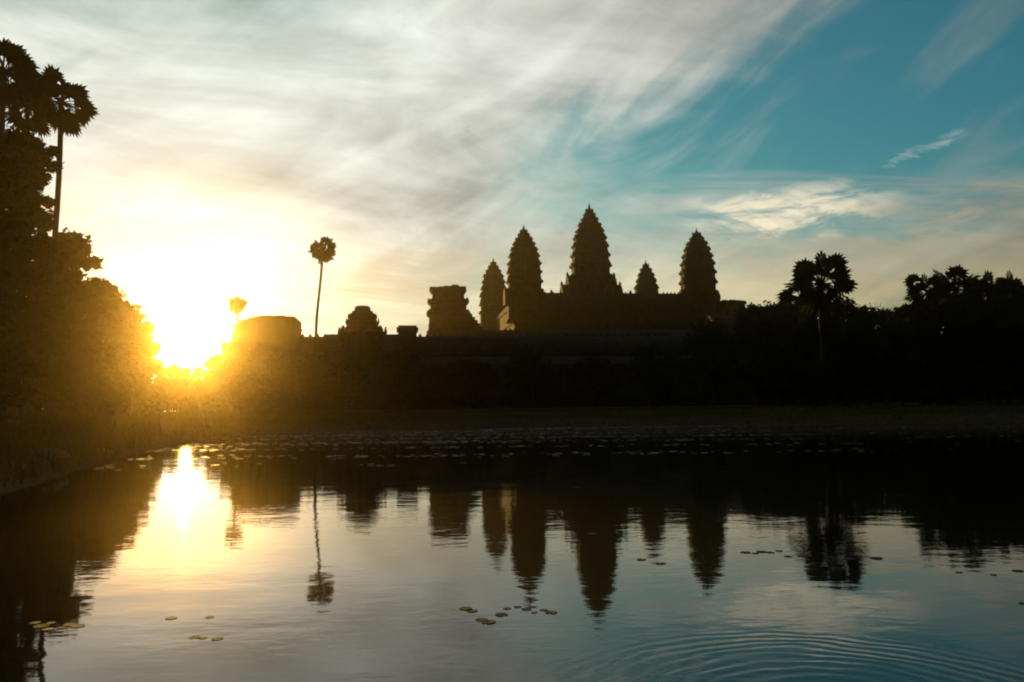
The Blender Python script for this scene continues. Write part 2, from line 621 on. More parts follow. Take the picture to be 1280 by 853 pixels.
def vault(mb, p0, p1, hw, zb, zw, zr, crest=True, curve=1.0):
    """gallery block: walls from zb to zw and a corbelled vault up to zr, running p0 -> p1"""
    p0, p1 = Vector((*p0, 0)), Vector((*p1, 0))
    d = (p1 - p0); L = d.length; d.normalize()
    s = Vector((-d.y, d.x, 0))
    H = zr - zw
    pr = [(-1, zb), (-1, zw - .45), (-1.12, zw - .3), (-1.16, zw), (-1.0, zw + .30 * H), (-.78, zw + .58 * H), (-.48, zw + .83 * H), (-.14, zr),
          (.14, zr), (.48, zw + .83 * H), (.78, zw + .58 * H), (1.0, zw + .30 * H), (1.16, zw), (1.12, zw - .3), (1, zw - .45), (1, zb)]
    k = 0.0
    mb.rings([[tuple(p + s * (a * hw) + Vector((0, 0, q))) for a, q in pr] for p in (p0, p1)])
    if crest:
        n = max(2, int(L / 1.1))
        for i in range(n):
            if random.random() < .3: continue
            c = p0 + d * (L * (i + .5) / n)
            mb.spike((c.x, c.y, zr - .05), .45, .55, s.x, s.y)


def stair(mb, xc, y0, y1, z0, z1, hw, n):
    """steep flight along local y, with side blocks"""
    for i in range(n):
        a = i / n; b_ = (i + 1) / n
        mb.box(xc - hw, xc + hw, y0 + (y1 - y0) * a, y1, z0 + (z1 - z0) * a, z0 + (z1 - z0) * b_ - .003)


TH = R(8.0)
TC = Vector((25.1, 250, 0))


def loc_xy(px, Y):
    p = P(px, 500, Y) - TC
    c, s = math.cos(-TH), math.sin(-TH)
    return (p.x * c - p.y * s, p.x * s + p.y * c)


# ---- central temple: stepped pyramid, upper gallery and five towers
temple = empty('temple', TC, TH)
tag(temple, 'dark stepped stone temple crowned by five lotus bud towers at the middle of the skyline', 'temple')
A = 25.5
mb = MB()
for k in range(6):
    z0 = 9.5 + k * 2.45
    o_ = 31.5 - k * .55
    mb.box(-o_, o_, -o_, o_, z0, z0 + 2.0)
    mb.box(-o_ - .3, o_ + .3, -o_ - .3, o_ + .3, z0 + 2.0, z0 + 2.447)
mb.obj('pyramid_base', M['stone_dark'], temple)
for sgn in (-1, 1):
    for xc in (-A, 0, A):
        mb = MB(); stair(mb, xc, sgn * 36.5, sgn * 29.2, 9.5, 24.0, 2.0, 22)
        for e in (-1, 1):
            for k in range(4):
                mb.box(xc + e * 2.6 - .58, xc + e * 2.6 + .58, min(sgn * (35.6 - 1.8 * k), sgn * 29.3), max(sgn * (35.6 - 1.8 * k), sgn * 29.3), 9.5 + k * 3.5, 12.6 + k * 3.5)
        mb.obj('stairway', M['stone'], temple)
ZT = 24.2
mb = MB()
for (p0, p1) in (((-A, -A), (A, -A)), ((-A, A), (A, A)), ((-A, -A + .3), (-A, A - .3)), ((A, -A + .3), (A, A - .3))):
    vault(mb, p0, p1, 2.7, ZT, 29.2, 32.6)
for (p0, p1) in (((0, -A + 2), (0, A - 2)), ((-A + 2, 0), (A - 2, 0))):
    vault(mb, p0, p1, 2.4, ZT, 29.6, 33.2)
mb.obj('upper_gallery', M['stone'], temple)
for sx in (-1, 0, 1):                                       # gabled entrance porches over the stairs
    for sy in (-1, 1):
        mb = MB()
        vault(mb, (sx * A, sy * A), (sx * A, sy * (A + 3.6)), 2.5, ZT - .1, 27.2, 30.2)
        if sx == 0:
            vault(mb, (0, sy * (A - 2)), (0, sy * (A + 1.6)), 2.9, ZT - .1, 31.0, 35.2)
        mb.obj('porch', M['stone'], temple)
for k in range(18):                                         # baluster windows of the west face
    xw = -22.0 + k * (44.0 / 17)
    if abs(xw) < 3.4: continue
    mb = MB()
    yf_ = -A - 2.72
    mb.box(xw - .95, xw + .95, yf_ - .10, yf_ + .02, 25.6, 25.85)
    mb.box(xw - .95, xw + .95, yf_ - .10, yf_ + .02, 27.75, 28.0)
    for e in (-1, 1): mb.box(xw + e * .85 - .1, xw + e * .85 + .1, yf_ - .10, yf_ + .02, 25.853, 27.747)
    for q in range(5):
        mb.tube([(xw - .56 + q * .28, yf_ - .03, 25.85), (xw - .56 + q * .28, yf_ - .03, 27.75)], [.075, .075], 6)
    mb.obj('window', M['stone_dark'], temple)
for i, (sx, sy) in enumerate(((-1, -1), (1, -1), (-1, 1), (1, 1))):
    mb = MB()
    ox = (.3, -.1, -2.4, .7)[i]
    zt = prasat(mb, sx * A + ox, sy * A, ZT, 33.5, 51.6, (4.8, 4.95, 4.7, 4.45)[i], (prof_corner, prof_blunt, prof_corner, prof_corner)[i], (9, 8, 8, 7)[i])
    for e in (-1, 1):
        vault(mb, (sx * A, sy * A), (sx * A + e * 5.5, sy * A), 2.3, 29, 31.2, 33.8, crest=False)
        vault(mb, (sx * A, sy * A), (sx * A, sy * A + e * 5.5), 2.3, 29, 31.2, 33.8, crest=False)
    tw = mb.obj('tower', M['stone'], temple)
    finial(sx * A + ox, sy * A, zt - .3, 1.9, .42).obj('finial', M['stone_dark'], tw)
mb = MB()
zt = prasat(mb, 0, 0, ZT, 42.2, 64.6, 6.1, prof_main, 9)
tw = mb.obj('tower', M['stone'], temple)
tag(tw, 'tallest central tower with porches stepping down on each side')
finial(0, 0, zt - .3, 2.5, .5).obj('finial', M['stone_dark'], tw)
for q in range(4):
    dx, dy = ((0, -1), (1, 0), (0, 1), (-1, 0))[q]
    mb = MB()
    vault(mb, (0, 0), (dx * 7.7, dy * 7.7), 2.9, 30, 38.0, 41.8, crest=False)
    vault(mb, (0, 0), (dx * 9.6, dy * 9.6), 2.7, 30, 35.6, 38.9, crest=False)
    vault(mb, (0, 0), (dx * 13.0, dy * 13.0), 2.6, 30, 32.8, 36.2, crest=False)
    for (r_, zz_) in ((7.5, 41.7), (9.4, 38.8), (12.8, 36.1)):
        mb.spike((dx * r_, dy * r_, zz_), 1.3, 1.2, dx, dy)
    mb.obj('porch', M['stone'], tw)


def window_row(parent, xs, yf_, zlo, zhi, wdt, bars, mat):
    proto = None
    for xw in xs:
        if proto is None:
            mb = MB()
            mb.box(-wdt, wdt, -.12, .02, zlo, zlo + .25)
            mb.box(-wdt, wdt, -.12, .02, zhi - .25, zhi)
            for e in (-1, 1): mb.box(e * (wdt - .1) - .1, e * (wdt - .1) + .1, -.12, .02, zlo + .253, zhi - .253)
            for q in range(bars):
                xx_ = -wdt + .35 + (2 * wdt - .7) * q / (bars - 1)
                mb.tube([(xx_, -.04, zlo + .25), (xx_, -.04, zhi - .25)], [.08, .08], 6)
            proto = mb.obj('window', mat, parent, (xw, yf_, 0))
        else:
            o = proto.copy(); COL.objects.link(o); o.parent = parent; o.location = (xw, yf_, 0)


# ---- second gallery: lower ring on a terrace, with stub corner towers
gal2 = empty('temple_gallery', TC, TH)
tag(gal2, 'stone gallery ringing the foot of the five towers, with a broken flat topped corner tower', 'gallery')
mb = MB()
for k in range(4):
    o_ = 1.2 * (3 - k)
    mb.box(-53 - o_, 53 + o_, -65 - o_, 56 + o_, .3 + k * 2.3, 2.3 + k * 2.3)
    mb.box(-53.3 - o_, 53.3 + o_, -65.3 - o_, 56.3 + o_, 2.3 + k * 2.3, 2.597 + k * 2.3)
mb.obj('terrace', M['stone_dark'], gal2)
G2 = (-48.0, 48.0, -60.0, 51.0)
mb = MB()
for (p0, p1) in (((G2[0], G2[2]), (G2[1], G2[2])), ((G2[0], G2[3]), (G2[1], G2[3])), ((G2[0], G2[2] + .3), (G2[0], G2[3] - .3)), ((G2[1], G2[2] + .3), (G2[1], G2[3] - .3))):
    vault(mb, p0, p1, 3.0, 9.4, 15.2, 18.8)
mb.obj('gallery_wing', M['stone'], gal2)
window_row(gal2, [x_ for x_ in np.arange(-40, 41, 4.0) if abs(x_) > 5], G2[2] - 3.02, 11.2, 14.2, 1.2, 6, M['stone_dark'])
mb = MB()
vault(mb, (0, G2[2] + 4), (0, G2[2] - 7), 4.2, 9.4, 14.2, 17.4)
mb.obj('porch', M['stone'], gal2)
# the broken tower at the left corner
cx, cy_ = loc_xy(561, 186)
mb = MB()
Z0, ZTOP = 9.4, float(P(561, 359, 186).z)
rings = []
wd0 = 4.75
def lay(wd, z): rings.append(plan(wd, z, cx, cy_))
lay(wd0 * 1.06, Z0); lay(wd0 * 1.06, 18.6); lay(wd0 * .98, 18.9); lay(wd0 * .96, 20.6)
for (z0_, z1_, ww) in ((20.6, 23.4, 1.05), (23.4, 26.2, .98), (26.2, ZTOP - .4, .87)):
    lay(wd0 * ww * .90, z0_); lay(wd0 * ww * .89, z0_ + .50 * (z1_ - z0_)); lay(wd0 * ww * 1.0, z0_ + .62 * (z1_ - z0_))
    lay(wd0 * ww * 1.02, z0_ + .86 * (z1_ - z0_)); lay(wd0 * ww * .90, z1_)
mb.rings(rings)
for k in range(26):                                        # loose blocks along the broken top
    a = random.uniform(0, 6.283); r_ = random.uniform(.3, .78) * wd0
    s_ = random.uniform(.5, 1.1)
    mb.box(cx + r_ * math.cos(a) - s_, cx + r_ * math.cos(a) + s_, cy_ + r_ * math.sin(a) - s_ * .7, cy_ + r_ * math.sin(a) + s_ * .7, ZTOP - .9, ZTOP - .3 + random.uniform(0, .5), .1)
for (z_, ww) in ((22.6, 1.0), (25.4, .97)):
    for q in range(4):
        for (a, c) in ((1, 0), (.93, .5), (.78, .78), (.5, .93)):
            for _ in range(q): a, c = -c, a
            if random.random() < .25: continue
            mb.spike((cx + a * wd0 * ww, cy_ + c * wd0 * ww, z_), 1.0, 1.1, a, c)
br = mb.obj('corner_tower', M['stone'], gal2)
tag(br, 'broken corner tower with a flat ragged top')
mb = MB()                                                  # stepped shoulders beside it
vault(mb, (cx - 1, cy_), (cx + 7.4, cy_), 2.6, 9.4, 17.6, 20.6)
vault(mb, (cx, cy_), (cx, cy_ + 8), 2.6, 9.4, 17.6, 20.6)
for k in range(7):
    mb.box(cx + 4.4, cx + 8.6 - .62 * k, cy_ - 2.2 + .1 * k, cy_ + 2.2 - .1 * k, 18.2 + .75 * k, 18.947 + .75 * k)
mb.obj('porch', M['stone'], gal2)
cx2, cy2 = loc_xy(915, 206)                                # the stub block to the right of the towers
ztop2 = float(P(915, 378, 206).z)
mb = MB()
for i, (ww, za, zb) in enumerate(((4.6, 9.4, 17.5), (4.3, 17.5, 22), (4.0, 22, ztop2))):
    mb.rings([plan(ww, za, cx2, cy2), plan(ww * .97, zb - .8, cx2, cy2), plan(ww * 1.06, zb - .6, cx2, cy2), plan(ww * 1.06, zb, cx2, cy2)])
for k in range(9):
    a = random.uniform(0, 6.283)
    mb.box(cx2 + 2.4 * math.cos(a) - .7, cx2 + 2.4 * math.cos(a) + .7, cy2 + 2.4 * math.sin(a) - .6, cy2 + 2.4 * math.sin(a) + .6, ztop2 - .3, ztop2 + random.uniform(.05, .4), .1)
tag(mb.obj('corner_tower', M['stone'], gal2), 'low stub of a collapsed tower')

# ---- outer gallery: long pillared front nearest the pond
gal3 = empty('outer_gallery', TC, TH)
tag(gal3, 'long low colonnaded stone gallery across the front of the temple, ending beside the sun', 'gallery')
GX0, GX1, GY = loc_xy(297, 119)[0] + 1.0, 92.0, -120.0
mb = MB()
for k in range(3):
    o_ = .9 * (2 - k)
    mb.box(GX0 - 3 - o_, GX1 + 7 + o_, GY - 8 - o_, GY + 7 + o_, .3 + k * 1.25, 1.3 + k * 1.25)
    mb.box(GX0 - 3.2 - o_, GX1 + 7.2 + o_, GY - 8.2 - o_, GY + 7.2 + o_, 1.3 + k * 1.25, 1.547 + k * 1.25)
mb.obj('terrace', M['stone_dark'], gal3)
mb = MB()
vault(mb, (GX0, GY), (GX1, GY), 2.6, 4.0, 9.2, 12.0)
vault(mb, (GX0, GY + 3), (GX0, GY + 95), 2.6, 0.4, 9.2, 12.0)
mb.obj('gallery_wing', M['stone'], gal3)
mb = MB()                                                   # lower half vault carried by the pillars
pr = [(-5.6, 7.0), (-5.6, 7.4), (-4.6, 8.1), (-3.4, 8.6), (-2.62, 8.7), (-2.62, 7.0)]
mb.rings([[(xx_, GY + a, zq) for a, zq in pr] for xx_ in (GX0, GX1)])
mb.obj('half_roof', M['stone'], gal3)
mb = MB()
mb.box(-.3, .3, -.3, .3, 4.0, 4.35); mb.box(-.22, .22, -.22, .22, 4.353, 6.6, .05); mb.box(-.32, .32, -.32, .32, 6.603, 6.997)
pil = mb.obj('pillar', M['stone'], gal3, (GX0 + .6, GY - 5.1, 0))
NPIL = 90
for k in range(1, NPIL):
    o = pil.copy(); COL.objects.link(o); o.parent = gal3
    o.location = (GX0 + .6 + (GX1 - GX0 - 1.2) * k / (NPIL - 1), GY - 5.1, 0)
# corner pavilion with the long sloping roof beside the sun
pa, pb = loc_xy(297, 120)[0], loc_xy(371, 120)[0]
ztp = float(P(340, 399, 120).z)
mb = MB()
n_ = 8
pr = []
for i in range(n_ + 1):
    a = i / n_
    pr.append((pa + .75 + 3.4 * a, ztp - .9 + .9 * math.sin(a * math.pi / 2)))
prof = [(pa - .7, 4.0), (pa - .4, ztp - 4.6), (pa + .3, ztp - 2.2), (pa + .5, ztp - 1.3)] + pr + [((pa + pb) / 2, ztp + .05), (pb - 1.6, ztp), (pb, ztp - .05), (pb, 4.0)]
mb.rings([[(a, yy_, zq) for a, zq in prof] for yy_ in (GY - 4.2, GY + 4.2)])
mb.box(pb - .9, pb + .25, GY - 4.6, GY + 4.6, 4.0, ztp - 2.2)
for k in range(5):
    zc_ = ztp - 1.5 - k * 1.35
    mb.box(pa + .1 - .12 * k, pb + .12, GY - 4.32 - .05 * k, GY + 4.32 + .05 * k, zc_, zc_ + .28)
for k in range(10):
    xb = random.uniform(pa + 3, pb - 1)
    mb.box(xb - .5, xb + .5, GY - 3.5, GY - 2.2, ztp - .3, ztp + random.uniform(.02, .22), .1)
mb.obj('corner_pavilion', M['stone'], gal3)
# raised roof piece left of the broken tower
qa, qb = loc_xy(498, 122)[0], loc_xy(521, 122)[0]
zq_ = float(P(510, 408, 122).z)
mb = MB()
mb.box(qa, qb, GY - 2.3, GY + 2.3, 11.0, zq_)
mb.box(qa - .25, qb + .25, GY - 2.5, GY + 2.5, zq_ - .7, zq_ - .3)
mb.obj('roof_block', M['stone'], gal3)
# main entrance with crossing roofs, behind the palm
mb = MB()
gxc = loc_xy(955, 131)[0]
vault(mb, (gxc - 9, GY), (gxc + 9, GY), 3.2, 4.0, 11.8, 15.4)
vault(mb, (gxc, GY - 9), (gxc, GY + 5), 3.4, 3.9, 12.6, 16.6)
vault(mb, (gxc, GY - 13), (gxc, GY - 8.5), 2.8, 3.9, 10.2, 13.6)
mb.obj('entrance_porch', M['stone'], gal3)

# ---- small ruined pavilion (stub tower) left of centre
lx = P(453, 500, 112)
lib = empty('pavilion', (lx.x, lx.y, .6), TH)
tag(lib, 'small stone pavilion with a short stepped tower just right of the tall thin palm', 'pavilion')
zl = float(P(453, 383, 112).z) - .6
mb = MB()
for k in range(3):
    mb.box(-7.4 + k * .7, 7.4 - k * .7, -6 + k * .6, 6 - k * .6, -.3 + k * 1.1, .8 + k * 1.1 - .003)
mb.obj('plinth', M['stone_dark'], lib)
mb = MB()
vault(mb, (-5.0, 0), (5.0, 0), 2.4, 2.9, zl - 6.6, zl - 4.0, crest=False)
vault(mb, (0, -4.6), (0, 4.6), 2.4, 2.95, zl - 6.3, zl - 3.8, crest=False)
mb.obj('hall', M['stone'], lib)
mb = MB()
rr = []
for (ww, za) in ((3.3, -7), (3.2, -4.3), (3.35, -4.2), (3.3, -3.8), (2.5, -3.5), (2.1, -2.75), (2.25, -2.65), (2.2, -2.4), (1.75, -2.3), (1.75, -1.8),
                 (2.05, -1.65), (1.95, -1.2), (1.5, -1.05), (1.45, -.8), (1.1, -.65), (1.05, -.2), (.75, 0)):
    rr.append(plan(ww, zl + za, 0, 0))
mb.rings(rr)
for q in range(4):
    for (a, c) in ((1, 0), (.78, .78)):
        for _ in range(q): a, c = -c, a
        mb.spike((a * 2.2, c * 2.2, zl - 2.45), .6, .7, a, c)
        mb.spike((a * 3.2, c * 3.2, zl - 3.85), .8, .9, a, c)
mb.obj('tower', M['stone'], lib)


# ------------------------------------------------------------------ vegetation kit
def leaf_cloud(centers, radii, n, size, flat=0.75):
    """n diamond leaves spread through the given blobs"""
    centers = np.asarray(centers); radii = np.asarray(radii)
    w_ = radii ** 2; w_ = w_ / w_.sum()
    k = rng.choice(len(centers), n, p=w_)
    d = rng.normal(size=(n, 3)); d /= np.linalg.norm(d, axis=1)[:, None]
    r = rng.random(n) ** 0.45 * (1 + .18 * rng.normal(size=n))
    c = centers[k] + d * (r * radii[k])[:, None] * np.array([1, 1, flat])
    a = rng.normal(size=(n, 3)); a[:, 2] *= .6; a /= np.linalg.norm(a, axis=1)[:, None]
    q = rng.normal(size=(n, 3)); q -= a * (a * q).sum(1)[:, None]; q /= np.linalg.norm(q, axis=1)[:, None]
    L = size * (.5 + 1.5 * rng.random(n) ** 2)[:, None]; Wd = L * .42
    v = np.stack([c - a * L, c - q * Wd + a * L * .1, c + a * L, c + q * Wd + a * L * .1], 1)
    return v.reshape(-1, 3)


def leafy_tree(name, label, base, h, rx, ry, crown_lo, n_leaf, size, mat, group, blobs=26, cat='tree', seed=0, lean=0.0, trunk_r=None, column=False):
    """base on the ground, crown from crown_lo*h to h with lobes, tapered trunk and limbs"""
    r = np.random.default_rng(seed)
    root = empty(name, base)
    tag(root, label, cat, group)
    zc, rz = h * (1 + crown_lo) / 2, h * (1 - crown_lo) / 2
    cs, rs = [], []
    for i in range(blobs):
        d = r.normal(size=3); d /= np.linalg.norm(d)
        q = r.random() ** .5 * .86
        cs.append((d[0] * q * rx + lean * d[2], d[1] * q * ry, zc + d[2] * q * rz))
        if column:
            cs[-1] = (d[0] * q * rx, d[1] * q * ry, h * (crown_lo + (.97 - crown_lo) * (i + .5) / blobs))
        rs.append(r.uniform(.28, .46) * min(rx, rz) * (1.0 if q > .3 else 1.3))
    cs, rs = np.array(cs), np.array(rs)
    if not column:
        hi = cs[:, 2] > np.quantile(cs[:, 2], .78)
        rs[hi] = np.maximum(rs[hi], .44 * min(rx, rz)); cs[hi, 0] *= .8
    ztop = (cs[:, 2] + rs * .62).max()
    cs[:, 2] = crown_lo * h + (cs[:, 2] - crown_lo * h) * (h - crown_lo * h) / (ztop - crown_lo * h)
    ns = blobs                                                # sprigs that break the outline
    d = r.normal(size=(ns, 3)); d /= np.linalg.norm(d, axis=1)[:, None]
    zs = np.clip(zc + d[:, 2] * rz * .92, h * crown_lo, h * .97)
    q = r.uniform(.80, 1.04, ns) if column else r.uniform(.86, 1.02, ns)
    kx = q if not column else q / np.maximum(np.hypot(d[:, 0], d[:, 1]), .35)
    cs = np.concatenate([cs, np.stack([d[:, 0] * kx * rx, d[:, 1] * kx * ry, zs], 1)])
    rs = np.concatenate([rs, r.uniform(.10, .22, ns) * min(rx, rz)])
    tr = trunk_r or h * .022
    mb = MB()
    tp = [(0, 0, -.3), (tr * .5, 0, h * .15), (-tr * .6, tr * .4, zc * .7), (0, 0, zc), (0, 0, zc + rz * .4)]
    mb.tube(tp, [tr * 1.6, tr * 1.1, tr * .85, tr * .6, tr * .25], 8)
    for i in range(0, blobs, 2):
        e = cs[i]; s0 = np.array([0, 0, min(max(e[2] - abs(e[0]) * .8 - rz * .2, h * .14), zc + rz * .3)])
        mid = (s0 + e) / 2 + np.array([0, 0, -.06 * rz])
        mb.tube([tuple(s0), tuple(mid), tuple(e)], [tr * .42, tr * .28, tr * .08], 6)
    mb.obj('trunk', M['bark'], root)
    link('crown', mesh_np('crown', leaf_cloud(cs, rs, n_leaf, size), 4), M[mat], root)
    return root


def fan_mesh(Rc, nfan, seed, dead=5, droop=0.25, lo=-0.62, stalkf=.5):
    """crown of fan leaves on stalks; outer radius Rc"""
    r = np.random.default_rng(seed)
    tris = []
    stalk = MB()
    for i in range(nfan + dead):
        if i < nfan:
            zc = lo + (0.99 - lo) * ((i + .5) / nfan)
            zc = np.clip(zc + r.normal() * .06, -.8, 1)
            lf = r.uniform(.70, 1.10)
        else:
            zc, lf = r.uniform(-.97, -.85), r.uniform(.7, .9)
        ph = i * 2.39996 + r.normal() * .25
        sr = math.sqrt(max(0, 1 - zc * zc))
        d = np.array([sr * math.cos(ph), sr * math.sin(ph), zc])
        sk = stalkf * r.uniform(.62, 1.12); pl, fr = Rc * sk * lf, Rc * (1 - stalkf) * 1.05 * r.uniform(.85, 1.15)
        hub = d * pl - np.array([0, 0, droop * Rc * .12])
        q = np.cross(d, r.normal(size=3) * .5 + np.array([0, 0, 1.0])); q /= np.linalg.norm(q)
        tw_ = r.uniform(-1.1, 1.1); q = q * math.cos(tw_) + np.cross(d, q) * math.sin(tw_)
        nrm = np.cross(d, q)
        stalk.tube([(0, 0, 0), tuple(hub * .55 + np.array([0, 0, .04 * Rc])), tuple(hub)], [Rc * .022, Rc * .014, Rc * .012], 5)
        ns = 17
        spread = R(118)
        for k in range(ns):
            a = -spread + 2 * spread * k / (ns - 1)
            dd = d * math.cos(a) + q * math.sin(a)
            Lk = fr * (1 - .22 * abs(a / spread)) * r.uniform(.9, 1.06)
            fold = nrm * (.10 if k % 2 else -.10) * fr * .35
            tip = hub + dd * Lk - np.array([0, 0, droop * fr * .55 * r.uniform(.2, 1.5)])
            side = (-d * math.sin(a) + q * math.cos(a))
            mid = hub + dd * Lk * .62 + fold
            wd = Lk * .125
            tris.append([hub, mid - side * wd, tip, mid + side * wd])
    me = mesh_np('crown', np.array(tris), 4)
    # merge the stalks into the crown mesh
    bm = bmesh.new(); bm.from_mesh(me)
    sm = stalk.mesh('stalks'); bm.from_mesh(sm); bm.to_mesh(me); bm.free()
    bpy.data.meshes.remove(sm)
    return me


def palm(label, px, py, Y, rpx, base_px=None, seed=1, nfan=34, tr=.17, dead=5, group=None, lo=-.62, sway=.2, stalkf=.5):
    """sugar palm: crown centre at photo pixel (px, py), radius rpx pixels, at distance Y"""
    c = P(px, py, Y)
    bpx = P(base_px if base_px is not None else px, 500, Y)
    gz = float(height(bpx.x, bpx.y))
    root = empty('sugar_palm', (bpx.x, bpx.y, gz))
    tag(root, label, 'palm tree', group)
    top = Vector((c.x - bpx.x, 0, c.z - gz))
    Rc = rpx * Y / F
    mb = MB()
    pts, rad = [], []
    for k in range(13):
        a = k / 12
        wob = math.sin(a * 5.2 + seed) * sway * a * (1 - a) * 2
        pts.append((top.x * a ** 1.3 + wob, wob * .5, top.z * a - (.25 if k == 0 else 0)))
        rad.append(tr * (1.7 if k == 0 else 1.18 if k == 1 else 1 - .22 * a))
    mb.tube(pts, rad, 10)
    mb.obj('trunk', M['palm_bark'], root)
    cr = link('crown', fan_mesh(Rc, nfan, seed, dead, lo=lo, stalkf=stalkf), M['palm'], root, top, seed * 1.7)
    return root


def ground_at(px, Y, dx=0.0):
    p = P(px, 500, Y)
    return (p.x + dx, p.y, float(height(p.x + dx, p.y)) - .03)


def tree_px(name, label, px, ytop, Y, wpx, lo, n, size, mat, group, seed, depth=1.0, cat='tree', blobs=26, column=False):
    b_ = ground_at(px, Y)
    h = P(px, ytop, Y).z - b_[2]
    rx_ = wpx * Y / F
    return leafy_tree(name, label, b_, h, rx_, rx_ * depth, lo, n, size, mat, group, blobs, cat, seed, column=column)


# ---- left bank
GL = 'trees on the left bank'
palm('tall sugar palm with a round crown and bare trunk rising above the left bank trees', 76, 128, 45, 48, 62, 3, 34, .18, 5, 'sugar palms', lo=-.85, stalkf=.60)
palm('sugar palm at the far left, its crown cut by the picture edge', 4, 92, 41, 54, -6, 5, 34, .17, 6, 'sugar palms', lo=-.85, stalkf=.60)
palm('sugar palm leaning close behind the tall tree on the left bank', 34, 140, 47, 34, 22, 8, 20, .15, 6, 'sugar palms')
tree_px('tree', 'tallest dense dark tree of the left bank, under the palm crowns', 8, 168, 40, 50, .10, 36000, .17, 'leaf_dark', GL, 11, 1.0, blobs=60, column=True)
tree_px('tree', 'tall dark tree at the left picture edge nearest the water', -62, 200, 34, 62, .06, 22000, .17, 'leaf_dark', GL, 12, 1.1, blobs=50, column=True)
tree_px('tree', 'round topped tree just right of the tall palm trunk', 78, 290, 52, 44, .12, 15000, .19, 'leaf_dark', GL, 113, 1.2, blobs=36)
tree_px('tree', 'second rounded tree stepping down towards the sun', 116, 346, 60, 38, .10, 12000, .21, 'leaf_mid', GL, 14, 1.3, blobs=30)
tree_px('tree', 'low spreading tree whose crown slopes down to the sun', 148, 374, 72, 34, .08, 10500, .24, 'leaf_mid', GL, 15, 1.4, blobs=30)
tree_px('tree', 'last small tree on the left, touching the glare of the sun', 172, 402, 84, 27, .06, 10000, .22, 'leaf_mid', GL, 16, 1.5, blobs=24)
tree_px('tree', 'bushy dark tree low in front of the tall left trees', 30, 372, 37, 62, .05, 18000, .16, 'leaf_dark', GL, 17, 1.0, blobs=34)
tree_px('tree', 'bushy tree below the round topped tree on the left bank', 104, 418, 46, 56, .04, 15000, .17, 'leaf_dark', GL, 18, 1.0, blobs=30)
tree_px('bush', 'wide bush under the sloping trees near the sun', 165, 445, 64, 46, .02, 9000, .19, 'leaf_mid', GL, 19, 1.0, cat='bush', blobs=24)
tree_px('bush', 'low bush straight below the sun', 222, 458, 98, 26, .02, 6000, .22, 'leaf_mid', 'bushes by the gallery', 20, 1.0, cat='bush', blobs=20)
tree_px('bush', 'low bush at the left end of the outer gallery', 268, 444, 104, 24, .02, 6000, .22, 'leaf_mid', 'bushes by the gallery', 21, 1.0, cat='bush', blobs=20)
tree_px('bush', 'small dark shrub on the left shore at the water edge', 14, 582, 14.2, 34, .02, 4500, .05, 'leaf_dark', None, 22, 1.4, cat='bush', blobs=22)

# ---- palms in front of the gallery
palm('tall thin sugar palm standing alone left of the stepped pavilion', 403, 312, 104, 20.5, 394, 2, 34, .20, 7, 'sugar palms', lo=-.85, sway=.5, stalkf=.55)
palm('small distant sugar palm next to the sun', 296, 381, 108, 15, 299, 4, 26, .15, 4, 'sugar palms', lo=-.5)
palm('big sugar palm with a wide open crown standing on the far bank', 1026, 355, 55, 50, 1029, 6, 31, .20, 4, 'sugar palms', lo=-.9, stalkf=.62)

# ---- right hand group
GR = 'trees on the right'
for (px, py, Y, rp, s, lb) in (
        (1160, 368, 66, 33, 21, 'leftmost palm of the dark group at the right edge'),
        (1194, 361, 62, 37, 22, 'tallest palm of the dark group at the right edge'),
        (1236, 370, 66, 34, 23, 'palm with a low round crown right of the tallest one in the right group'),
        (1262, 367, 70, 31, 24, 'palm near the right picture edge behind the others'),
        (1290, 370, 63, 34, 25, 'palm cut by the right picture edge')):
    palm(lb, px, py, Y, rp, None, s, 26, .22, 6, 'sugar palms', lo=-.7, stalkf=.58)
for (px, yt, Y, wp, s, lb) in (
        (946, 378, 84, 20, 31, 'small tree against the stub tower at the right of the temple'),
        (972, 380, 80, 24, 32, 'low tree just left of the big palm'),
        (1000, 378, 76, 24, 33, 'tree touching the left side of the big palm crown'),
        (1058, 372, 78, 26, 34, 'tree touching the right side of the big palm crown'),
        (1086, 384, 80, 26, 35, 'flat topped tree right of the big palm'),
        (1030, 386, 70, 26, 41, 'tree directly behind the trunk of the big palm'),
        (1110, 387, 84, 20, 36, 'last low tree before the gap in the right skyline'),
        (1152, 376, 58, 30, 37, 'dense tree below the leftmost right hand palm'),
        (1196, 372, 56, 40, 38, 'dense tree below the tallest right hand palm'),
        (1246, 370, 57, 42, 39, 'dense tree near the right picture edge'),
        (1296, 366, 54, 40, 40, 'dense tree cut by the right picture edge')):
    tree_px('tree', lb, px, yt, Y, wp * 1.35, .03, 13000, .17, 'leaf_dark', GR, s, 1.1, blobs=30)
for (px, yt, Y, wp, s, lb) in (
        (1128, 418, 70, 30, 51, 'low bush filling the gap in the right skyline'),
        (1022, 452, 52, 34, 55, 'bush growing round the foot of the big palm'),
        (1040, 440, 66, 34, 52, 'bush behind the foot of the big palm'),
        (975, 452, 70, 30, 53, 'round bush on the lawn left of the big palm'),
        (1180, 440, 52, 40, 54, 'wide bush below the right hand palms')):
    tree_px('bush', lb, px, yt, Y, wp, .02, 6000, .16, 'leaf_dark', 'bushes on the far lawn', s, 1.0, cat='bush', blobs=22)

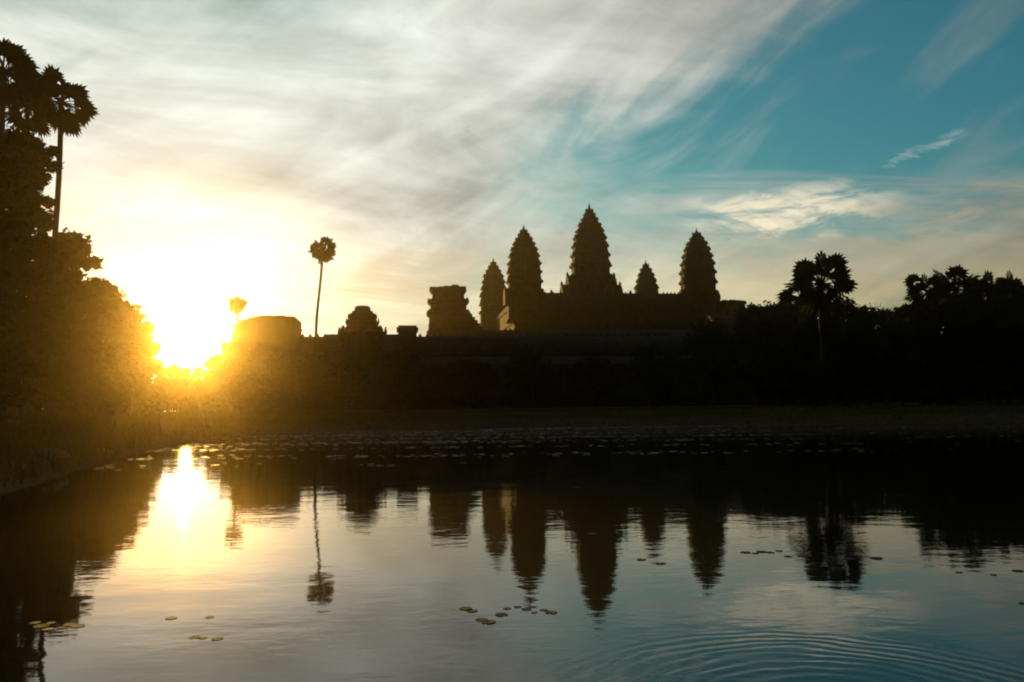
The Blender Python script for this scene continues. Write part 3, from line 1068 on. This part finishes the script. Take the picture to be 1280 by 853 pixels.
for (px, yt, Y, wp, s, lb) in (
        (288, 425, 100, 24, 69, 'dark bush leaning on the left end of the corner pavilion'),
        (332, 430, 96, 28, 70, 'rounded bush in front of the corner pavilion beside the sun'),
        (375, 440, 92, 34, 61, 'dark bush just right of the corner pavilion of the outer gallery'),
        (432, 448, 88, 30, 62, 'low bush before the foot of the tall thin palm'),
        (505, 438, 95, 30, 63, 'small round tree before the gallery, left of the broken tower'),
        (585, 450, 84, 36, 64, 'wide low bush before the gallery under the broken tower'),
        (665, 436, 96, 34, 65, 'bushy tree before the gallery under the left towers'),
        (742, 446, 90, 34, 66, 'dark bush before the gallery under the tallest tower'),
        (818, 432, 94, 36, 67, 'bushy tree before the gallery under the right towers'),
        (890, 398, 92, 34, 68, 'leafy tree at the right end of the gallery front')):
    tree_px('bush' if 'bush ' in lb else 'tree', lb, px, yt, Y, wp, .02, 7000, .20, 'leaf_dark', 'plants before the outer gallery', s, 1.0, cat='bush' if 'bush ' in lb else 'tree', blobs=24)

# ---- distant wood behind the temple: one mass
cs, rs = [], []
for k in range(420):
    xx_ = rng.uniform(-330, 330); yy_ = 316 + rng.uniform(0, 28)
    hh = rng.uniform(3, 10)
    cs.append((xx_, yy_, hh)); rs.append(rng.uniform(2.5, 5))
for k in range(420):
    yy_ = rng.uniform(100, 315)
    cs.append((-yy_ * rng.uniform(.36, .95), yy_, rng.uniform(.3, 3.2) + yy_ * .010)); rs.append(rng.uniform(2.2, 3.8))
for k in range(160):
    yy_ = rng.uniform(90, 330); sgn = rng.choice((-1, 1))
    xx_ = -rng.uniform(60, 120) - yy_ * .45 if sgn < 0 else rng.uniform(50, 110) + yy_ * .45
    cs.append((xx_, yy_, rng.uniform(2, 6))); rs.append(rng.uniform(2.5, 4.5))
tag(link('far_woods', mesh_np('far_woods', leaf_cloud(cs, rs, 120000, .8), 4), M['leaf_dark']), 'distant wood behind the temple', 'woods', kind='stuff')


# ------------------------------------------------------------------ grass on the banks
def grass(n, sampler, hgt):
    xy = sampler(n)
    zz_ = height(xy[:, 0], xy[:, 1])
    ok = zz_ > .03
    xy, zz_ = xy[ok], zz_[ok]
    n = len(xy)
    base = np.stack([xy[:, 0], xy[:, 1], zz_ - .02], 1)
    a = rng.uniform(0, 6.283, n)
    h_ = hgt * rng.uniform(.4, 1.3, n)
    wv = np.stack([np.cos(a), np.sin(a), np.zeros(n)], 1) * (h_ * .07 + .008)[:, None]
    ln = np.stack([rng.normal(size=n), rng.normal(size=n), np.zeros(n)], 1) * (h_ * .28)[:, None]
    tip = base + ln + np.stack([np.zeros(n), np.zeros(n), h_], 1)
    return np.stack([base - wv, base + wv, tip], 1).reshape(-1, 3)


def s_far(n):
    xx_ = rng.uniform(-14, 62, n); yy_ = y_far(xx_) + rng.random(n) ** 1.6 * 16 - .6
    return np.stack([xx_, yy_], 1)


def s_left(n):
    yy_ = rng.uniform(6, 44, n); xx_ = x_left(yy_) - rng.random(n) ** 1.5 * 12 + .6
    return np.stack([xx_, yy_], 1)


gv = np.concatenate([grass(30000, s_far, .15), grass(30000, s_left, .15), grass(4000, s_left, .38)])
tag(link('grass', mesh_np('grass', gv, 3), M['grass']), 'short rough grass along the pond banks', 'grass', kind='stuff')


# ------------------------------------------------------------------ water lilies
def pad_verts(cx, cy_, r, a0, tilt=0.0):
    n = 11
    out = []
    for i in range(n):
        a = a0 + .22 + (6.283 - .44) * i / (n - 1)
        out.append((cx + r * math.cos(a), cy_ + r * math.sin(a), .012 + tilt * r * math.sin(a - a0)))
    return [(cx, cy_, .010)] + out


vv = []
k = 0
while k < 24000:
    xx_ = rng.uniform(-12, 34); yy_ = rng.uniform(15, 41)
    if float(inside(np.array(xx_), np.array(yy_))) < .2 or xx_ > yy_ * .75: continue
    dn = .08 + .80 * float(vnoise(np.array(xx_ * .16), np.array(yy_ * 2.4), 1.0, 21)) * 2.6
    dn *= np.interp(yy_, [15, 22, 30, 40], [.06, .34, .55, .75]) * np.interp(xx_, [-12, 14, 34], [1, .8, .5])
    k += 1
    if rng.random() > dn: continue
    pv = pad_verts(xx_, yy_, rng.uniform(.035, .095), rng.uniform(0, 6.28), rng.uniform(-.05, .06))
    c = pv[0]
    for i in range(1, len(pv) - 1): vv.append((c, pv[i], pv[i + 1]))
tag(link('water_lilies', mesh_np('water_lilies', np.array(vv), 3), M['pad']), 'drifts of floating lily leaves in front of the far bank', 'water lilies', kind='stuff')


def pad_mesh(seed):
    r = random.Random(seed)
    mb = MB()
    pv = [(x_ * 1, y_ * (1 + .1 * r.random()), z_) for x_, y_, z_ in pad_verts(0, 0, 1, 0, .04)]
    top = [(x_, y_, .05 + z_ * .5 + .02 * (x_ * x_ + y_ * y_)) for x_, y_, z_ in pv]
    bot = [(x_ * .97, y_ * .97, 0.0) for x_, y_, z_ in pv]
    mb.rings([bot, top])
    return mb.mesh('lily_pad')


PM = [pad_mesh(k) for k in range(4)]
clusters = [
    ('dark lily pad of the small cluster floating between the broken tower and middle tower reflections',
     [(582, 761), (602, 775), (611, 778), (627, 769), (590, 764), (634, 761)]),
    ('dark lily pad of the row drifting left of the tallest tower reflection tip', [(647, 759), (658, 762), (680, 763), (689, 766), (668, 766)]),
    ('dark lily pad of the line right of the right tower reflection', [(932, 691), (944, 692), (952, 690), (963, 691), (974, 689)]),
    ('dark lily pad lying across the reflection of the big palm', [(985, 696), (1004, 695), (1040, 697), (1062, 699), (1095, 698)]),
    ('dark lily pad drifting alone near the right hand reflections', [(1199, 716), (1242, 719), (1272, 714), (1279, 755), (1212, 708)]),
    ('lily pad in the bright water left of the palm reflection', [(214, 773), (243, 797), (254, 798), (272, 799), (262, 772)]),
    ('lily pad in the dark tree reflection at the lower left', [(52, 783), (64, 779), (76, 785), (88, 781), (60, 787), (98, 783), (44, 779)]),
    ('tiny lily pad among the tower reflections', [(740, 668), (802, 700), (826, 705), (900, 652), (780, 655), (690, 640), (660, 612), (720, 610), (842, 598), (905, 590)]),
]
for lb, pts in clusters:
    for (px, py) in pts:
        d = CAM_M @ Vector(((px - 640) / F, (426.5 - py) / F, -1))
        q = -CAM_Z / d.z
        r_ = random.uniform(.014, .030) * (1 + .09 * q)
        o = bpy.data.objects.new('lily_pad', random.choice(PM))
        if not o.data.materials: o.data.materials.append(M['pad_near'])
        COL.objects.link(o)
        o.location = (d.x * q, d.y * q, .001)
        o.scale = (r_, r_ * random.uniform(.75, 1), r_ * .6)
        o.rotation_euler = (random.uniform(-.03, .03), random.uniform(-.03, .03), random.uniform(0, 6.28))
        tag(o, lb, 'lily pad', lb.replace('lily pad', 'lily pads', 1))

# ------------------------------------------------------------------ stones on the left shore
for i, (px, Y, s_, lb) in enumerate((
        (60, 15.5, .30, 'rounded stone at the tip of the left shore'),
        (128, 19, .22, 'small stone on the left shore below the sun rays'),
        (18, 24, .26, 'pale flat stone lying in the grass of the left bank'))):
    gx_ = ground_at(px, Y)
    me = bpy.data.meshes.new('stone')
    bm = bmesh.new(); bmesh.ops.create_icosphere(bm, subdivisions=3, radius=1)
    for vtx in bm.verts:
        vtx.co *= 1 + .16 * math.sin(vtx.co.x * 3 + i) * math.cos(vtx.co.y * 4 - i) + .07 * math.sin(vtx.co.z * 9 + vtx.co.x * 7)
    bm.to_mesh(me); bm.free()
    o = link('stone', me, M['rock'], None, (gx_[0], gx_[1], max(gx_[2], 0) + s_ * .12), i * 1.3)
    o.scale = (s_ * 1.4, s_, s_ * .55)
    tag(o, lb, 'stone')
